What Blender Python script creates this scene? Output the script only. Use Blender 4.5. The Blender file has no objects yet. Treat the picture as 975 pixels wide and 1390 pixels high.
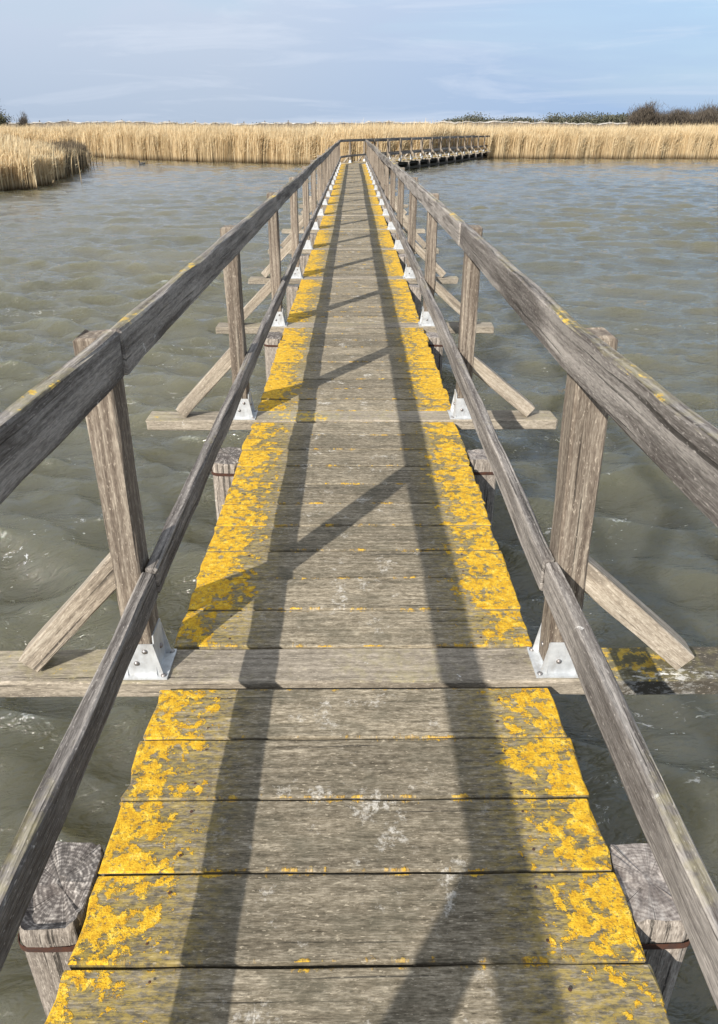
import bpy, math, random
import numpy as np
from mathutils import Vector, Matrix, Quaternion

R = math.radians
random.seed(7); rng = np.random.default_rng(7)
scene = bpy.context.scene
COL = scene.collection

# ------------------------------------------------------------------ camera
cam = bpy.data.cameras.new('camera'); camo = bpy.data.objects.new('camera', cam); COL.objects.link(camo)
CAMZ = 1.54
PITCH = math.degrees(math.atan(475/976.0))
camo.location = (0, 0, CAMZ)
camo.rotation_euler = (R(90-PITCH), 0, R(-0.395))
cam.sensor_fit = 'AUTO'; cam.sensor_width = 36.0; cam.lens = 976/1390*36
cam.shift_y = -45/1390
cam.clip_start = 0.02; cam.clip_end = 6000
scene.camera = camo

# ------------------------------------------------------------------ light
SUN_EL = 31.4; SUN_AZ = 213.2      # azimuth clockwise from +Y: behind and to the left of the camera
scene.world = bpy.data.worlds.new('World'); w = scene.world; w.use_nodes = True
nt = w.node_tree; nt.nodes.clear()
def N(t, typ, **kw):
    n = t.nodes.new(typ)
    for k, v in kw.items(): setattr(n, k, v)
    return n
sky = N(nt, 'ShaderNodeTexSky', sky_type='NISHITA', sun_disc=False, sun_elevation=R(SUN_EL), sun_rotation=R(SUN_AZ),
        altitude=0, air_density=1.0, dust_density=.5, ozone_density=1.8)
tc = N(nt, 'ShaderNodeTexCoord')
mp = N(nt, 'ShaderNodeMapping'); mp.inputs['Scale'].default_value = (1.0, 1.0, 5.5); mp.inputs['Rotation'].default_value = (0, R(9), R(20))
cn = N(nt, 'ShaderNodeTexNoise'); cn.inputs['Scale'].default_value = 2.1; cn.inputs['Detail'].default_value = 7; cn.inputs['Roughness'].default_value = .52
cn.inputs['Distortion'].default_value = .35
cr = N(nt, 'ShaderNodeValToRGB'); cr.color_ramp.elements[0].position = .40; cr.color_ramp.elements[1].position = .66
cr.color_ramp.elements[0].color = (.50, .50, .50, 1); cr.color_ramp.elements[1].color = (1.0, 1.0, 1.0, 1)
sp = N(nt, 'ShaderNodeSeparateXYZ')
vx = N(nt, 'ShaderNodeMapRange'); vx.inputs[1].default_value = -.45; vx.inputs[2].default_value = .45; vx.inputs[3].default_value = 1.4; vx.inputs[4].default_value = .50
ml = N(nt, 'ShaderNodeMath', operation='MULTIPLY', use_clamp=True)
mix = N(nt, 'ShaderNodeMix', data_type='RGBA'); 
vz = N(nt, 'ShaderNodeMapRange'); vz.inputs[1].default_value = 0; vz.inputs[2].default_value = .22
vc = N(nt, 'ShaderNodeMix', data_type='RGBA'); vc.inputs[6].default_value = (3.8, 4.6, 5.8, 1); vc.inputs[7].default_value = (5.6, 6.3, 7.5, 1)
vr = N(nt, 'ShaderNodeMix', data_type='RGBA'); vr.inputs[7].default_value = (2.7, 4.3, 6.9, 1)
vxx = N(nt, 'ShaderNodeMapRange'); vxx.inputs[1].default_value = -.15; vxx.inputs[2].default_value = .55; vxx.inputs[4].default_value = .85
w2 = N(nt, 'ShaderNodeTexNoise'); w2.inputs['Scale'].default_value = 3.3; w2.inputs['Detail'].default_value = 9; w2.inputs['Roughness'].default_value = .62; w2.inputs['Distortion'].default_value = .9
w2r = N(nt, 'ShaderNodeMapRange'); w2r.inputs[1].default_value = .50; w2r.inputs[2].default_value = .78; w2r.inputs[4].default_value = .55
mix2 = N(nt, 'ShaderNodeMix', data_type='RGBA'); mix2.inputs[7].default_value = (6.6, 7.1, 8.0, 1)
hz = N(nt, 'ShaderNodeMapRange'); hz.inputs[1].default_value = .0; hz.inputs[2].default_value = .16; hz.inputs[3].default_value = .75; hz.inputs[4].default_value = 0
ha = N(nt, 'ShaderNodeMath', operation='ADD', use_clamp=True)
bg = N(nt, 'ShaderNodeBackground'); bg.inputs[1].default_value = .087
wo = N(nt, 'ShaderNodeOutputWorld')
L = nt.links.new
L(tc.outputs['Generated'], mp.inputs[0]); L(mp.outputs[0], cn.inputs['Vector']); L(cn.outputs[0], cr.inputs[0])
L(tc.outputs['Generated'], sp.inputs[0]); L(sp.outputs[0], vx.inputs[0])
L(cr.outputs[0], ml.inputs[0]); L(vx.outputs[0], ml.inputs[1]); L(ml.outputs[0], ha.inputs[0]); L(sp.outputs[2], hz.inputs[0]); L(hz.outputs[0], ha.inputs[1]); L(ha.outputs[0], mix.inputs[0])
zo = N(nt, 'ShaderNodeMapRange'); zo.inputs[1].default_value = .28; zo.inputs[2].default_value = .6; zo.inputs[4].default_value = .75
mix3 = N(nt, 'ShaderNodeMix', data_type='RGBA'); mix3.inputs[7].default_value = (8.0, 8.4, 9.0, 1); L(sp.outputs[2], zo.inputs[0]); L(zo.outputs[0], mix3.inputs[0])
L(sp.outputs[2], vz.inputs[0]); L(vz.outputs[0], vc.inputs[0]); L(vc.outputs[2], vr.inputs[6]); L(sp.outputs[0], vxx.inputs[0]); L(vxx.outputs[0], vr.inputs[0]); L(vr.outputs[2], mix.inputs[7])
mp2 = N(nt, 'ShaderNodeMapping'); mp2.inputs['Scale'].default_value = (1, 1, 9); mp2.inputs['Rotation'].default_value = (0, R(7), R(5)); mp2.inputs['Location'].default_value = (.3, 1.7, .4)
L(tc.outputs['Generated'], mp2.inputs[0]); L(mp2.outputs[0], w2.inputs['Vector']); L(w2.outputs[0], w2r.inputs[0])
L(sky.outputs[0], mix.inputs[6]); L(mix.outputs[2], mix2.inputs[6]); L(w2r.outputs[0], mix2.inputs[0]); L(mix2.outputs[2], mix3.inputs[6]); L(mix3.outputs[2], bg.inputs[0]); L(bg.outputs[0], wo.inputs[0])

sl = bpy.data.lights.new('sun', 'SUN'); sl.energy = 5.0; sl.angle = R(.53); sl.color = (1, .945, .87)
so = bpy.data.objects.new('sun', sl); COL.objects.link(so)
so.location = (-8, -12, 12)
so.rotation_euler = Vector((.895, 1.37, -1.0)).to_track_quat('-Z', 'Y').to_euler()
scene.view_settings.view_transform = 'Standard'; scene.view_settings.look = 'None'
scene.view_settings.gamma = 1; scene.view_settings.use_curve_mapping = False
scene.view_settings.exposure = 0.5

WATER_Z = -0.52

# ------------------------------------------------------------------ material helpers
class G:
    """tiny node-graph helper"""
    def __init__(s, name):
        s.m = bpy.data.materials.new(name); s.m.use_nodes = True
        s.t = s.m.node_tree; s.t.nodes.clear()
        s.out = N(s.t, 'ShaderNodeOutputMaterial'); s.b = N(s.t, 'ShaderNodeBsdfPrincipled')
        s.t.links.new(s.b.outputs[0], s.out.inputs[0])
    def link(s, a, b): s.t.links.new(a, b)
    def put(s, inp, v):
        if isinstance(v, bpy.types.NodeSocket): s.t.links.new(v, inp)
        elif isinstance(v, (tuple, list)) and len(v) == 3 and inp.type == 'RGBA': inp.default_value = (*v, 1)
        else: inp.default_value = v
    def math(s, op, a, b=0.0, c=None, clamp=False):
        n = N(s.t, 'ShaderNodeMath', operation=op, use_clamp=clamp)
        s.put(n.inputs[0], a); s.put(n.inputs[1], b)
        if c is not None: s.put(n.inputs[2], c)
        return n.outputs[0]
    def attr(s, name, out='Vector'):
        n = N(s.t, 'ShaderNodeAttribute', attribute_name=name); return n.outputs[out]
    def scale(s, v, sc, loc=(0, 0, 0)):
        n = N(s.t, 'ShaderNodeMapping'); s.put(n.inputs[0], v); n.inputs['Scale'].default_value = sc; n.inputs['Location'].default_value = loc
        return n.outputs[0]
    def noise(s, v, sc=1.0, detail=4, rough=.55, dist=0.0):
        n = N(s.t, 'ShaderNodeTexNoise'); s.put(n.inputs['Vector'], v); n.inputs['Scale'].default_value = sc
        n.inputs['Detail'].default_value = detail; n.inputs['Roughness'].default_value = rough; n.inputs['Distortion'].default_value = dist
        return n.outputs[0]
    def voro(s, v, sc, out='Distance', feature='F1', rand=1.0):
        n = N(s.t, 'ShaderNodeTexVoronoi', feature=feature); s.put(n.inputs['Vector'], v); n.inputs['Scale'].default_value = sc
        n.inputs['Randomness'].default_value = rand
        return n.outputs[out]
    def wave(s, v, sc, dist, detail=2, dscale=1.0, direction='Y'):
        n = N(s.t, 'ShaderNodeTexWave', wave_type='BANDS', bands_direction=direction); s.put(n.inputs['Vector'], v)
        n.inputs['Scale'].default_value = sc; n.inputs['Distortion'].default_value = dist; n.inputs['Detail'].default_value = detail
        n.inputs['Detail Scale'].default_value = dscale
        return n.outputs['Fac']
    def rng(s, v, a, b, c=0.0, d=1.0, smooth=False):
        n = N(s.t, 'ShaderNodeMapRange', clamp=True, interpolation_type='SMOOTHSTEP' if smooth else 'LINEAR')
        s.put(n.inputs[0], v); n.inputs[1].default_value = a; n.inputs[2].default_value = b; n.inputs[3].default_value = c; n.inputs[4].default_value = d
        return n.outputs[0]
    def mix(s, f, a, b, blend='MIX'):
        n = N(s.t, 'ShaderNodeMix', data_type='RGBA', blend_type=blend)
        s.put(n.inputs[0], f); s.put(n.inputs[6], a); s.put(n.inputs[7], b)
        return n.outputs[2]
    def ramp(s, f, stops):
        n = N(s.t, 'ShaderNodeValToRGB'); s.put(n.inputs[0], f); e = n.color_ramp.elements
        while len(e) < len(stops): e.new(.5)
        for i, (p, c) in enumerate(stops): e[i].position = p; e[i].color = (*c, 1)
        return n.outputs[0]
    def bump(s, h, strength=.5, dist=.002, normal=None):
        n = N(s.t, 'ShaderNodeBump'); s.put(n.inputs['Height'], h); n.inputs['Strength'].default_value = strength; s.put(n.inputs['Distance'], dist)
        if normal is not None: s.put(n.inputs['Normal'], normal)
        return n.outputs[0]
    def sep(s, v):
        n = N(s.t, 'ShaderNodeSeparateXYZ'); s.put(n.inputs[0], v); return n.outputs
    def obj(s): return N(s.t, 'ShaderNodeTexCoord').outputs['Object']
    def nrm(s): return N(s.t, 'ShaderNodeNewGeometry').outputs['Normal']
    def posn(s): return N(s.t, 'ShaderNodeNewGeometry').outputs['Position']

def wood(name, dark, mid, light, lichen=None, bands=.25, crack=.65, endc=None, bstr=.6, grain=(3.2, 42, 42), mott=.32, fleck=.55):
    g = G(name)
    gc = g.attr('gc'); rnd = g.attr('rnd', 'Fac')
    n1 = g.noise(g.scale(gc, grain), 1, 8, .78, .3)
    n2 = g.noise(g.scale(gc, (38, 300, 300)), 1, 2, .6)
    n3 = g.noise(g.scale(gc, (1.3, 6, 6)), 1.6, 4, .6)
    n4 = g.noise(g.scale(gc, (.6, 1, 1)), 75, 6, .8)
    wv = g.wave(g.scale(gc, (.6, 8, 8)), 1.3, 7.5, 4, 1.6)
    v = g.math('ADD', g.math('MULTIPLY', n1, .40+(.32-mott)), g.math('MULTIPLY', n2, .28))
    v = g.math('ADD', v, g.math('MULTIPLY', wv, bands*.5))
    v = g.math('ADD', v, g.math('MULTIPLY', n4, mott-bands*.5))
    col = g.ramp(v, [(.385, dark), (.495, mid), (.615, light)])
    fl = g.rng(g.noise(g.scale(gc, (42, 170, 170), (2, 8, 5)), 1, 3, .65), .57, .66)
    col = g.mix(g.math('MULTIPLY', fl, fleck), col, dark)
    kn = g.voro(g.scale(gc, (1.15, 7.5, 7.5)), 1.0, 'Distance')
    knw = g.math('ADD', kn, g.math('MULTIPLY', g.math('SUBTRACT', n1, .5), .05))
    col = g.mix(g.rng(knw, .13, .085, 0, .55), col, tuple(x*.8 for x in dark))
    if name == 'beam_wood':
        q = g.sep(g.obj())
        sm = g.math('MULTIPLY', g.math('MULTIPLY', g.rng(q[0], .80, .88), g.rng(q[1], 1.80, 1.765)), g.math('MULTIPLY', g.rng(q[1], 1.72, 1.75), g.rng(q[0], 1.16, 1.0)))
        sn = g.noise(g.scale(g.obj(), (26, 60, 60)), 1, 5, .75)
        splash = g.math('MULTIPLY', sm, g.rng(sn, .50, .58))
        end_shade = g.math('MULTIPLY', g.math('MULTIPLY', g.rng(q[0], .76, .84), g.rng(q[1], 2.0, 1.95)), g.math('MULTIPLY', g.rng(q[1], 1.6, 1.65), g.rng(n3, .2, .5, .6, .95)))
        col = g.mix(end_shade, col, (.055, .048, .036))  # cast shadow over the near crossbeam's right end, painted into the wood colour
    # weathering blotches and per-timber tone
    tone = g.math('ADD', g.rng(n3, .28, .75, -.26, .24), g.rng(rnd, 0, 1, *((.76, 1.18) if lichen == 'deck' else (.86, 1.14))))
    cmb = N(g.t, 'ShaderNodeCombineXYZ')
    for i in range(3): g.link(tone, cmb.inputs[i])
    col = g.mix(1.0, col, cmb.outputs[0], 'MULTIPLY')
    ck = g.noise(g.scale(gc, (1.1, 62, 62), (3, 5, 1)), 1, 4, .55)
    ckm = g.rng(ck, crack, crack+.035)
    col = g.mix(g.math('MULTIPLY', ckm, .72), col, (.025, .022, .018))
    pits = g.rng(g.noise(g.scale(gc, (60, 170, 170), (9, 2, 4)), 1, 3, .6), .61, .68)
    col = g.mix(g.math('MULTIPLY', pits, .42), col, tuple(x*1.55 for x in light))
    if name == 'beam_wood': col = g.mix(splash, col, (.75, .74, .70))
    h = g.math('SUBTRACT', g.math('ADD', g.math('MULTIPLY', n1, .6), g.math('MULTIPLY', n2, .5)), g.math('MULTIPLY', ckm, 1.0))
    rough = .86
    p = g.obj(); nz = g.sep(g.nrm())[2]
    if lichen == 'deck':
        s = g.sep(p); ax = g.math('ABSOLUTE', s[0])
        px = g.scale(p, (1, 1, .2))
        edge = g.rng(ax, .32, .53)
        r2 = g.attr('rn2', 'Fac')
        nl = g.noise(px, 13, 5, .62, .3)
        nb = g.noise(px, 2.3, 2, .5)
        # dark algae film towards the lichen zone and streaks
        alg = g.math('MULTIPLY', g.rng(ax, .22, .46), g.rng(g.noise(g.scale(gc, (9, 70, 70)), 1, 4, .7), .42, .62))
        col = g.mix(g.math('MULTIPLY', alg, .55), col, (.050, .047, .032))
        blot = g.rng(g.noise(g.scale(p, (5, 8, 1)), 1, 7, .72), .47, .66)
        col = g.mix(g.math('MULTIPLY', blot, .60), col, (.075, .069, .048))
        yel = g.math('MULTIPLY', g.rng(ax, .26, .42), g.rng(g.noise(g.scale(p, (30, 75, 1)), 1, 5, .75), .44, .58))
        col = g.mix(g.math('MULTIPLY', yel, .55), col, (.40, .29, .055))
        # crusty patches: warped blobs
        wp = N(g.t, 'ShaderNodeMix', data_type='VECTOR'); wp.inputs[0].default_value = .055
        nv = N(g.t, 'ShaderNodeTexNoise'); nv.inputs['Scale'].default_value = 26; nv.inputs['Detail'].default_value = 4; g.link(px, nv.inputs['Vector'])
        g.link(px, wp.inputs[4]); g.link(nv.outputs['Color'], wp.inputs[5])
        vb = g.voro(wp.outputs[1], 21, 'Distance'); vb2 = g.voro(wp.outputs[1], 44, 'Distance')
        nf = g.noise(px, 52, 4, .7)
        lm = g.math('ADD', g.math('MULTIPLY', edge, .50), g.math('MULTIPLY', g.math('SUBTRACT', nl, .5), 1.35))
        lm = g.math('ADD', lm, g.math('MULTIPLY', g.math('SUBTRACT', .42, vb), .58))
        lm = g.math('ADD', lm, g.math('MULTIPLY', g.math('SUBTRACT', .42, vb2), .30))
        lm = g.math('ADD', lm, g.math('MULTIPLY', g.math('SUBTRACT', nf, .5), .95))
        lm = g.math('ADD', lm, g.math('MULTIPLY', g.math('SUBTRACT', r2, .5), .26))
        lm = g.math('ADD', lm, g.math('MULTIPLY', g.math('SUBTRACT', nb, .5), .5))
        lm = g.math('ADD', lm, g.rng(ax, .16, .40, -.6, 0))
        lm = g.math('ADD', lm, g.rng(s[1], 1.05, 1.9, -.20, 0))
        ec = g.math('ABSOLUTE', g.attr('ec', 'Fac'))
        seam = g.math('MULTIPLY', g.rng(g.math('ADD', ec, g.math('MULTIPLY', g.math('SUBTRACT', nf, .5), .5)), .93, .96), g.rng(g.noise(g.scale(p, (13, 3, 1)), 1, 4, .7), .52, .60))
        fine2 = g.noise(g.scale(p, (1, 1.6, 1)), 130, 3, .75)
        body = g.rng(g.math('ADD', lm, g.math('MULTIPLY', g.math('SUBTRACT', fine2, .5), .55)), .17, .26)
        mask = g.math('MAXIMUM', body, g.math('MULTIPLY', seam, .8))
        mask = g.math('MULTIPLY', mask, g.rng(nz, .2, .6))
        holes = g.rng(g.noise(p, 90, 3, .6), .60, .66)
        mask = g.math('MULTIPLY', mask, g.math('SUBTRACT', 1.0, g.math('MULTIPLY', holes, .75)))
        lc = g.ramp(g.noise(p, 34, 6, .75), [(.30, (.30, .16, .020)), (.43, (.52, .29, .016)), (.56, (.66, .41, .026)), (.68, (.76, .57, .13))])
        fine = g.noise(p, 240, 3, .7)
        lc = g.mix(g.rng(fine, .52, .66, 0, .65), lc, (.34, .15, .01))
        lc = g.mix(g.rng(nf, .43, .32, 0, .75), lc, (.17, .145, .085))
        col = g.mix(mask, col, lc)
        h = g.math('ADD', g.math('MULTIPLY', h, 1.0), g.math('MULTIPLY', g.math('MULTIPLY', mask, g.math('ADD', .9, fine)), 1.6))
        # bird droppings and dried salt
        d1 = g.math('MULTIPLY', g.rng(g.noise(g.scale(p, (1, 1, 1), (4.3, 1.7, 0)), 6.5, 6, .76), .575, .65), g.rng(g.noise(p, 70, 3, .75), .42, .54))
        col = g.mix(g.math('MULTIPLY', g.math('MULTIPLY', d1, g.rng(ax, .42, .2)), .60), col, (.62, .59, .53))
    elif lichen:
        nl = g.noise(p, 26, 5, .65); nb = g.noise(p, 1.7, 2, .5)
        lm = g.math('ADD', nl, g.math('MULTIPLY', g.math('SUBTRACT', nb, .5), 1.3))
        m = g.math('MULTIPLY', g.rng(lm, lichen, lichen+.03), g.rng(nz, .6, .85))
        m2 = g.math('MULTIPLY', g.rng(lm, lichen-.27, lichen+.02), g.rng(nz, .6, .85))
        col = g.mix(g.math('MULTIPLY', m2, .42), col, (.33, .29, .13))
        lc = g.ramp(g.noise(p, 60, 4, .7), [(.35, (.45, .26, .03)), (.65, (.72, .50, .07))])
        col = g.mix(g.math('MULTIPLY', m, .8), col, lc)
        # splashes of white
        d1 = g.math('MULTIPLY', g.rng(g.noise(g.scale(p, (14, 14, 14), (7.3, 2.2, 1.9)), 1, 3, .7), .70, .73), g.rng(g.noise(p, 120, 3, .7), .4, .55))
        col = g.mix(g.math('MULTIPLY', d1, .75), col, (.68, .66, .62))
    g.put(g.b.inputs['Base Color'], col); g.b.inputs['Roughness'].default_value = rough
    g.b.inputs['Specular IOR Level'].default_value = .25
    g.put(g.b.inputs['Normal'], g.bump(h, bstr, .0035))
    return g.m

M_DECK = wood('deck_wood', (.070, .057, .037), (.200, .168, .118), (.41, .355, .265), lichen='deck', bands=.08, grain=(20, 85, 85), mott=.34)
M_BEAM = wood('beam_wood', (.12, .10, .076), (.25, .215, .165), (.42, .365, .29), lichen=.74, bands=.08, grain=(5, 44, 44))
M_RAIL = wood('rail_wood', (.070, .058, .050), (.165, .148, .132), (.33, .300, .268), lichen=.72, bands=.26, crack=.62, grain=(1.7, 64, 64), mott=.20, fleck=.3)
M_MID = wood('middle_rail_wood', (.070, .059, .052), (.165, .149, .134), (.33, .300, .268), lichen=.95, bands=.22, crack=.61, grain=(1.7, 64, 64), mott=.20, fleck=.3)
M_POST = wood('post_wood', (.080, .060, .046), (.180, .145, .112), (.36, .31, .245), lichen=None, bands=.14, crack=.63, grain=(2.0, 66, 66), mott=.2, fleck=.35)
M_BRACE = wood('brace_wood', (.13, .105, .08), (.28, .235, .18), (.46, .405, .325), lichen=None, bands=.12, grain=(2.4, 66, 66), mott=.22, fleck=.3)
M_PILE = wood('pile_wood', (.10, .085, .072), (.25, .215, .18), (.46, .41, .35), lichen=None, bands=.06, crack=.58, bstr=1.0)
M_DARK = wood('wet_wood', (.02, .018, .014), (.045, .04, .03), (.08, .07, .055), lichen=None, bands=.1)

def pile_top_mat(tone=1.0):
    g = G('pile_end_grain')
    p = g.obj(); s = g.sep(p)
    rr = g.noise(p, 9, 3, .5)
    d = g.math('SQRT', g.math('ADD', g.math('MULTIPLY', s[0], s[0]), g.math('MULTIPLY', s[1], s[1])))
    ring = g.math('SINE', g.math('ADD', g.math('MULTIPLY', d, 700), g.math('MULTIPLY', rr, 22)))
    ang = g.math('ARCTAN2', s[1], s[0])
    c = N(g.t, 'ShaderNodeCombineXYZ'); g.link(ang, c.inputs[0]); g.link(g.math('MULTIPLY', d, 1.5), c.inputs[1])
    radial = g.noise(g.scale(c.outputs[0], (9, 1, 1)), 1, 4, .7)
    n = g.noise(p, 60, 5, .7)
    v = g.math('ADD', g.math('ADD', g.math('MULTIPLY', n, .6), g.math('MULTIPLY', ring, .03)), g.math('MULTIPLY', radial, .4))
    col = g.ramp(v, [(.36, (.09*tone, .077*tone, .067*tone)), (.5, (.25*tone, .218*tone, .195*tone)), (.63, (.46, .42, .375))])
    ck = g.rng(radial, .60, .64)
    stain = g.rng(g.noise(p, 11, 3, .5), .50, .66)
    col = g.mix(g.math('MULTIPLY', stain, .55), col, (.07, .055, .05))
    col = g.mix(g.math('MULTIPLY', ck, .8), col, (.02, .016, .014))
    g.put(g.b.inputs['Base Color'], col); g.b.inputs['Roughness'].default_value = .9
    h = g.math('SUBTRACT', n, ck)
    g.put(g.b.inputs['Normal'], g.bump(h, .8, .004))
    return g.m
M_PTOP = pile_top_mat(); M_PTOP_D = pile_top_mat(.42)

def metal(name, base, met, rough, rust=0.0):
    g = G(name); p = g.obj()
    n = g.noise(p, 38, 4, .6); n2 = g.voro(p, 120, 'Distance')
    col = g.mix(g.rng(n, .35, .7), tuple(x*.78 for x in base), base)
    if name == 'galvanised_steel':
        st = g.rng(g.noise(g.scale(p, (30, 30, 7)), 1, 5, .7), .50, .68)
        col = g.mix(g.math('MULTIPLY', st, .45), col, (.30, .28, .25))
    if rust: col = g.mix(g.rng(g.noise(p, 50, 5, .7), .35, .6, 0, rust), col, (.10, .035, .015))
    g.put(g.b.inputs['Base Color'], col); g.b.inputs['Metallic'].default_value = met
    g.put(g.b.inputs['Roughness'], g.rng(n, .3, .7, rough-.08, rough+.1))
    g.put(g.b.inputs['Normal'], g.bump(n, .2, .002))
    return g.m
M_GALV = metal('galvanised_steel', (.60, .62, .63), .35, .5, .0)
M_BOLT = metal('bolt_steel', (.35, .34, .33), .8, .45, .35)
M_BAND = metal('rusty_band', (.055, .035, .03), .3, .85, .7)

def simple(name, col, rough=.7, var=.25, sc=20, bump=0):
    g = G(name); p = g.obj(); n = g.noise(p, sc, 4, .6)
    g.put(g.b.inputs['Base Color'], g.mix(g.rng(n, .3, .7), tuple(x*(1-var) for x in col), tuple(min(1, x*(1+var)) for x in col)))
    g.b.inputs['Roughness'].default_value = rough
    if bump: g.put(g.b.inputs['Normal'], g.bump(n, bump, .01))
    return g.m

# ------------------------------------------------------------------ mesh builder
class MB:
    def __init__(s): s.v = []; s.f = []; s.mi = []; s.gc = []; s.rnd = []; s.rn2 = []; s.ec = []
    def add(s, verts, faces, mi=0, gc=None, rnd=.5, rn2=.5, ec=None):
        o = len(s.v); s.v += [tuple(v) for v in verts]
        s.f += [tuple(i+o for i in f) for f in faces]
        s.mi += (mi if isinstance(mi, list) else [mi]*len(faces))
        s.gc += (gc if gc is not None else [tuple(v) for v in verts])
        s.rnd += [rnd]*len(verts); s.rn2 += [rn2]*len(verts); s.ec += (ec if ec is not None else [0.0]*len(verts))
    def build(s, name, mats, parent=None, loc=None, rotz=0, smooth=False):
        me = bpy.data.meshes.new(name); me.from_pydata(s.v, [], s.f); me.update()
        if not isinstance(mats, (list, tuple)): mats = [mats]
        for m in mats: me.materials.append(m)
        me.polygons.foreach_set('material_index', s.mi)
        if smooth: me.polygons.foreach_set('use_smooth', [True]*len(me.polygons))
        a = me.attributes.new('gc', 'FLOAT_VECTOR', 'POINT'); a.data.foreach_set('vector', np.array(s.gc, dtype=np.float32).ravel())
        for nm, d in (('rnd', s.rnd), ('rn2', s.rn2), ('ec', s.ec)):
            a = me.attributes.new(nm, 'FLOAT', 'POINT'); a.data.foreach_set('value', np.array(d, dtype=np.float32))
        o = bpy.data.objects.new(name, me); COL.objects.link(o)
        if parent: o.parent = parent
        if loc is not None: o.location = loc
        o.rotation_euler.z = rotz
        return o

def tag(o, label=None, cat=None, group=None, kind=None):
    if label: o['label'] = label
    if cat: o['category'] = cat
    if group: o['group'] = group
    if kind: o['kind'] = kind
    return o
def empty(name, loc=(0, 0, 0), rz=0):
    o = bpy.data.objects.new(name, None); COL.objects.link(o); o.location = loc; o.rotation_euler.z = rz; o.empty_display_size = .3
    return o

def timber(mb, path, wdt, hgt, side, up, ch=.005, step=.12, jit=.0015, rnd=None, rn2=None, na=1, wav=.0, endj=0.0, capmi=0, taper=None):
    """sweep a chamfered rectangle along path; side/up are unit vectors of width and height"""
    side = Vector(side).normalized(); up = Vector(up).normalized()
    rnd = random.random() if rnd is None else rnd; rn2 = random.random() if rn2 is None else rn2
    off = (random.uniform(0, 60), random.uniform(0, 20), random.uniform(0, 20))
    a, b = wdt/2, hgt/2
    sec = []
    def seg(p, q, n): return [(p[0]+(q[0]-p[0])*i/n, p[1]+(q[1]-p[1])*i/n) for i in range(n)]
    c = ch
    sec += seg((-a+c, b), (a-c, b), na) + [(a-c, b)]
    sec += [(a, b-c)] + [(a, -b+c)]
    sec += seg((a-c, -b), (-a+c, -b), na) + [(-a+c, -b)]
    sec += [(-a, -b+c)] + [(-a, b-c)]
    n = len(sec)
    # stations
    pts = [Vector(p) for p in path]; st = [pts[0]]
    for i in range(len(pts)-1):
        d = (pts[i+1]-pts[i]).length; k = max(1, int(d/step))
        st += [pts[i].lerp(pts[i+1], (j+1)/k) for j in range(k)]
    s = 0; V = []; GCc = []; EC = []
    ph = [random.uniform(0, 6.28) for _ in range(6)]
    ej = [random.gauss(0, endj) for _ in range(n)]; ej2 = [random.gauss(0, endj) for _ in range(n)]
    rings = []
    for i, c0 in enumerate(st):
        if i: s += (st[i]-st[i-1]).length
        rings.append((c0, s, 1.0, i))
    d0 = (st[1]-st[0]).normalized(); d1 = (st[-1]-st[-2]).normalized()
    rr = [(rings[0][0], rings[0][1], None)] + [(r[0]+(d0*c if r[3] == 0 else (-d1*c if r[3] == len(st)-1 else Vector((0, 0, 0)))), r[1], 0) for r in rings] + [(rings[-1][0], rings[-1][1], None)]
    total = max(s, 1e-6)
    for ri, (cc, ss, kind) in enumerate(rr):
        first = ri <= 1; last = ri >= len(rr)-2
        tp = 1.0 if taper is None else 1+(taper-1)*ss/total
        for j, (x, y) in enumerate(sec):
            k = 1.0
            if kind is None: x2 = math.copysign(max(0, abs(x)-c), x); y2 = math.copysign(max(0, abs(y)-c), y)
            else: x2, y2 = x, y
            x2 *= tp; y2 *= tp
            jx = jit*(math.sin(ss*7.3+ph[0]+j)+.6*math.sin(ss*19+ph[1]+j*2.1)) + wav*math.sin(ss*2.1+ph[2])
            jy = jit*(math.sin(ss*8.9+ph[3]+j*1.7)+.6*math.sin(ss*23+ph[4]+j)) + wav*.5*math.sin(ss*1.7+ph[5])
            P = cc + side*(x2+jx) + up*(y2+jy)
            if first and endj: P = P + d0*ej[j]
            if last and endj: P = P + d1*ej2[j]
            V.append(P); GCc.append((ss+off[0], x+off[1], y+off[2])); EC.append(x/a)
    F = []; MI = []
    nr = len(rr)
    for i in range(nr-1):
        for j in range(n):
            k = (j+1) % n
            F.append((i*n+j, i*n+k, (i+1)*n+k, (i+1)*n+j)); MI.append(0)
    F.append(tuple(reversed(range(n)))); MI.append(capmi)
    F.append(tuple((nr-1)*n+j for j in range(n))); MI.append(capmi)
    # outward orientation check
    if d0.cross(side).dot(up) > 0: pass
    else: F = [tuple(reversed(f)) for f in F]
    F = [tuple(reversed(f)) for f in F]
    mb.add(V, F, MI, GCc, rnd, rn2, EC)

def box(mb, c, sx, sy, sz, mi=0, rot=None, ch=0.0):
    hx, hy, hz = sx/2, sy/2, sz/2
    V = [Vector((x*hx, y*hy, z*hz)) for x in (-1, 1) for y in (-1, 1) for z in (-1, 1)]
    if rot: V = [rot @ v for v in V]
    V = [v+Vector(c) for v in V]
    F = [(0, 1, 3, 2), (4, 6, 7, 5), (0, 4, 5, 1), (2, 3, 7, 6), (0, 2, 6, 4), (1, 5, 7, 3)]
    mb.add(V, F, mi)

def prism(mb, poly, thick, origin, u, v, nrm, mi=0):
    """extrude a polygon given in (u,v) by thick along nrm, centred"""
    o = Vector(origin); u = Vector(u); v = Vector(v); nrm = Vector(nrm)
    n = len(poly)
    A = [o+u*p[0]+v*p[1]+nrm*(thick/2) for p in poly]; B = [o+u*p[0]+v*p[1]-nrm*(thick/2) for p in poly]
    F = [tuple(range(n)), tuple(reversed(range(n, 2*n)))] + [(i, n+i, n+(i+1) % n, (i+1) % n) for i in range(n)]
    mb.add(A+B, F, mi)

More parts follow.
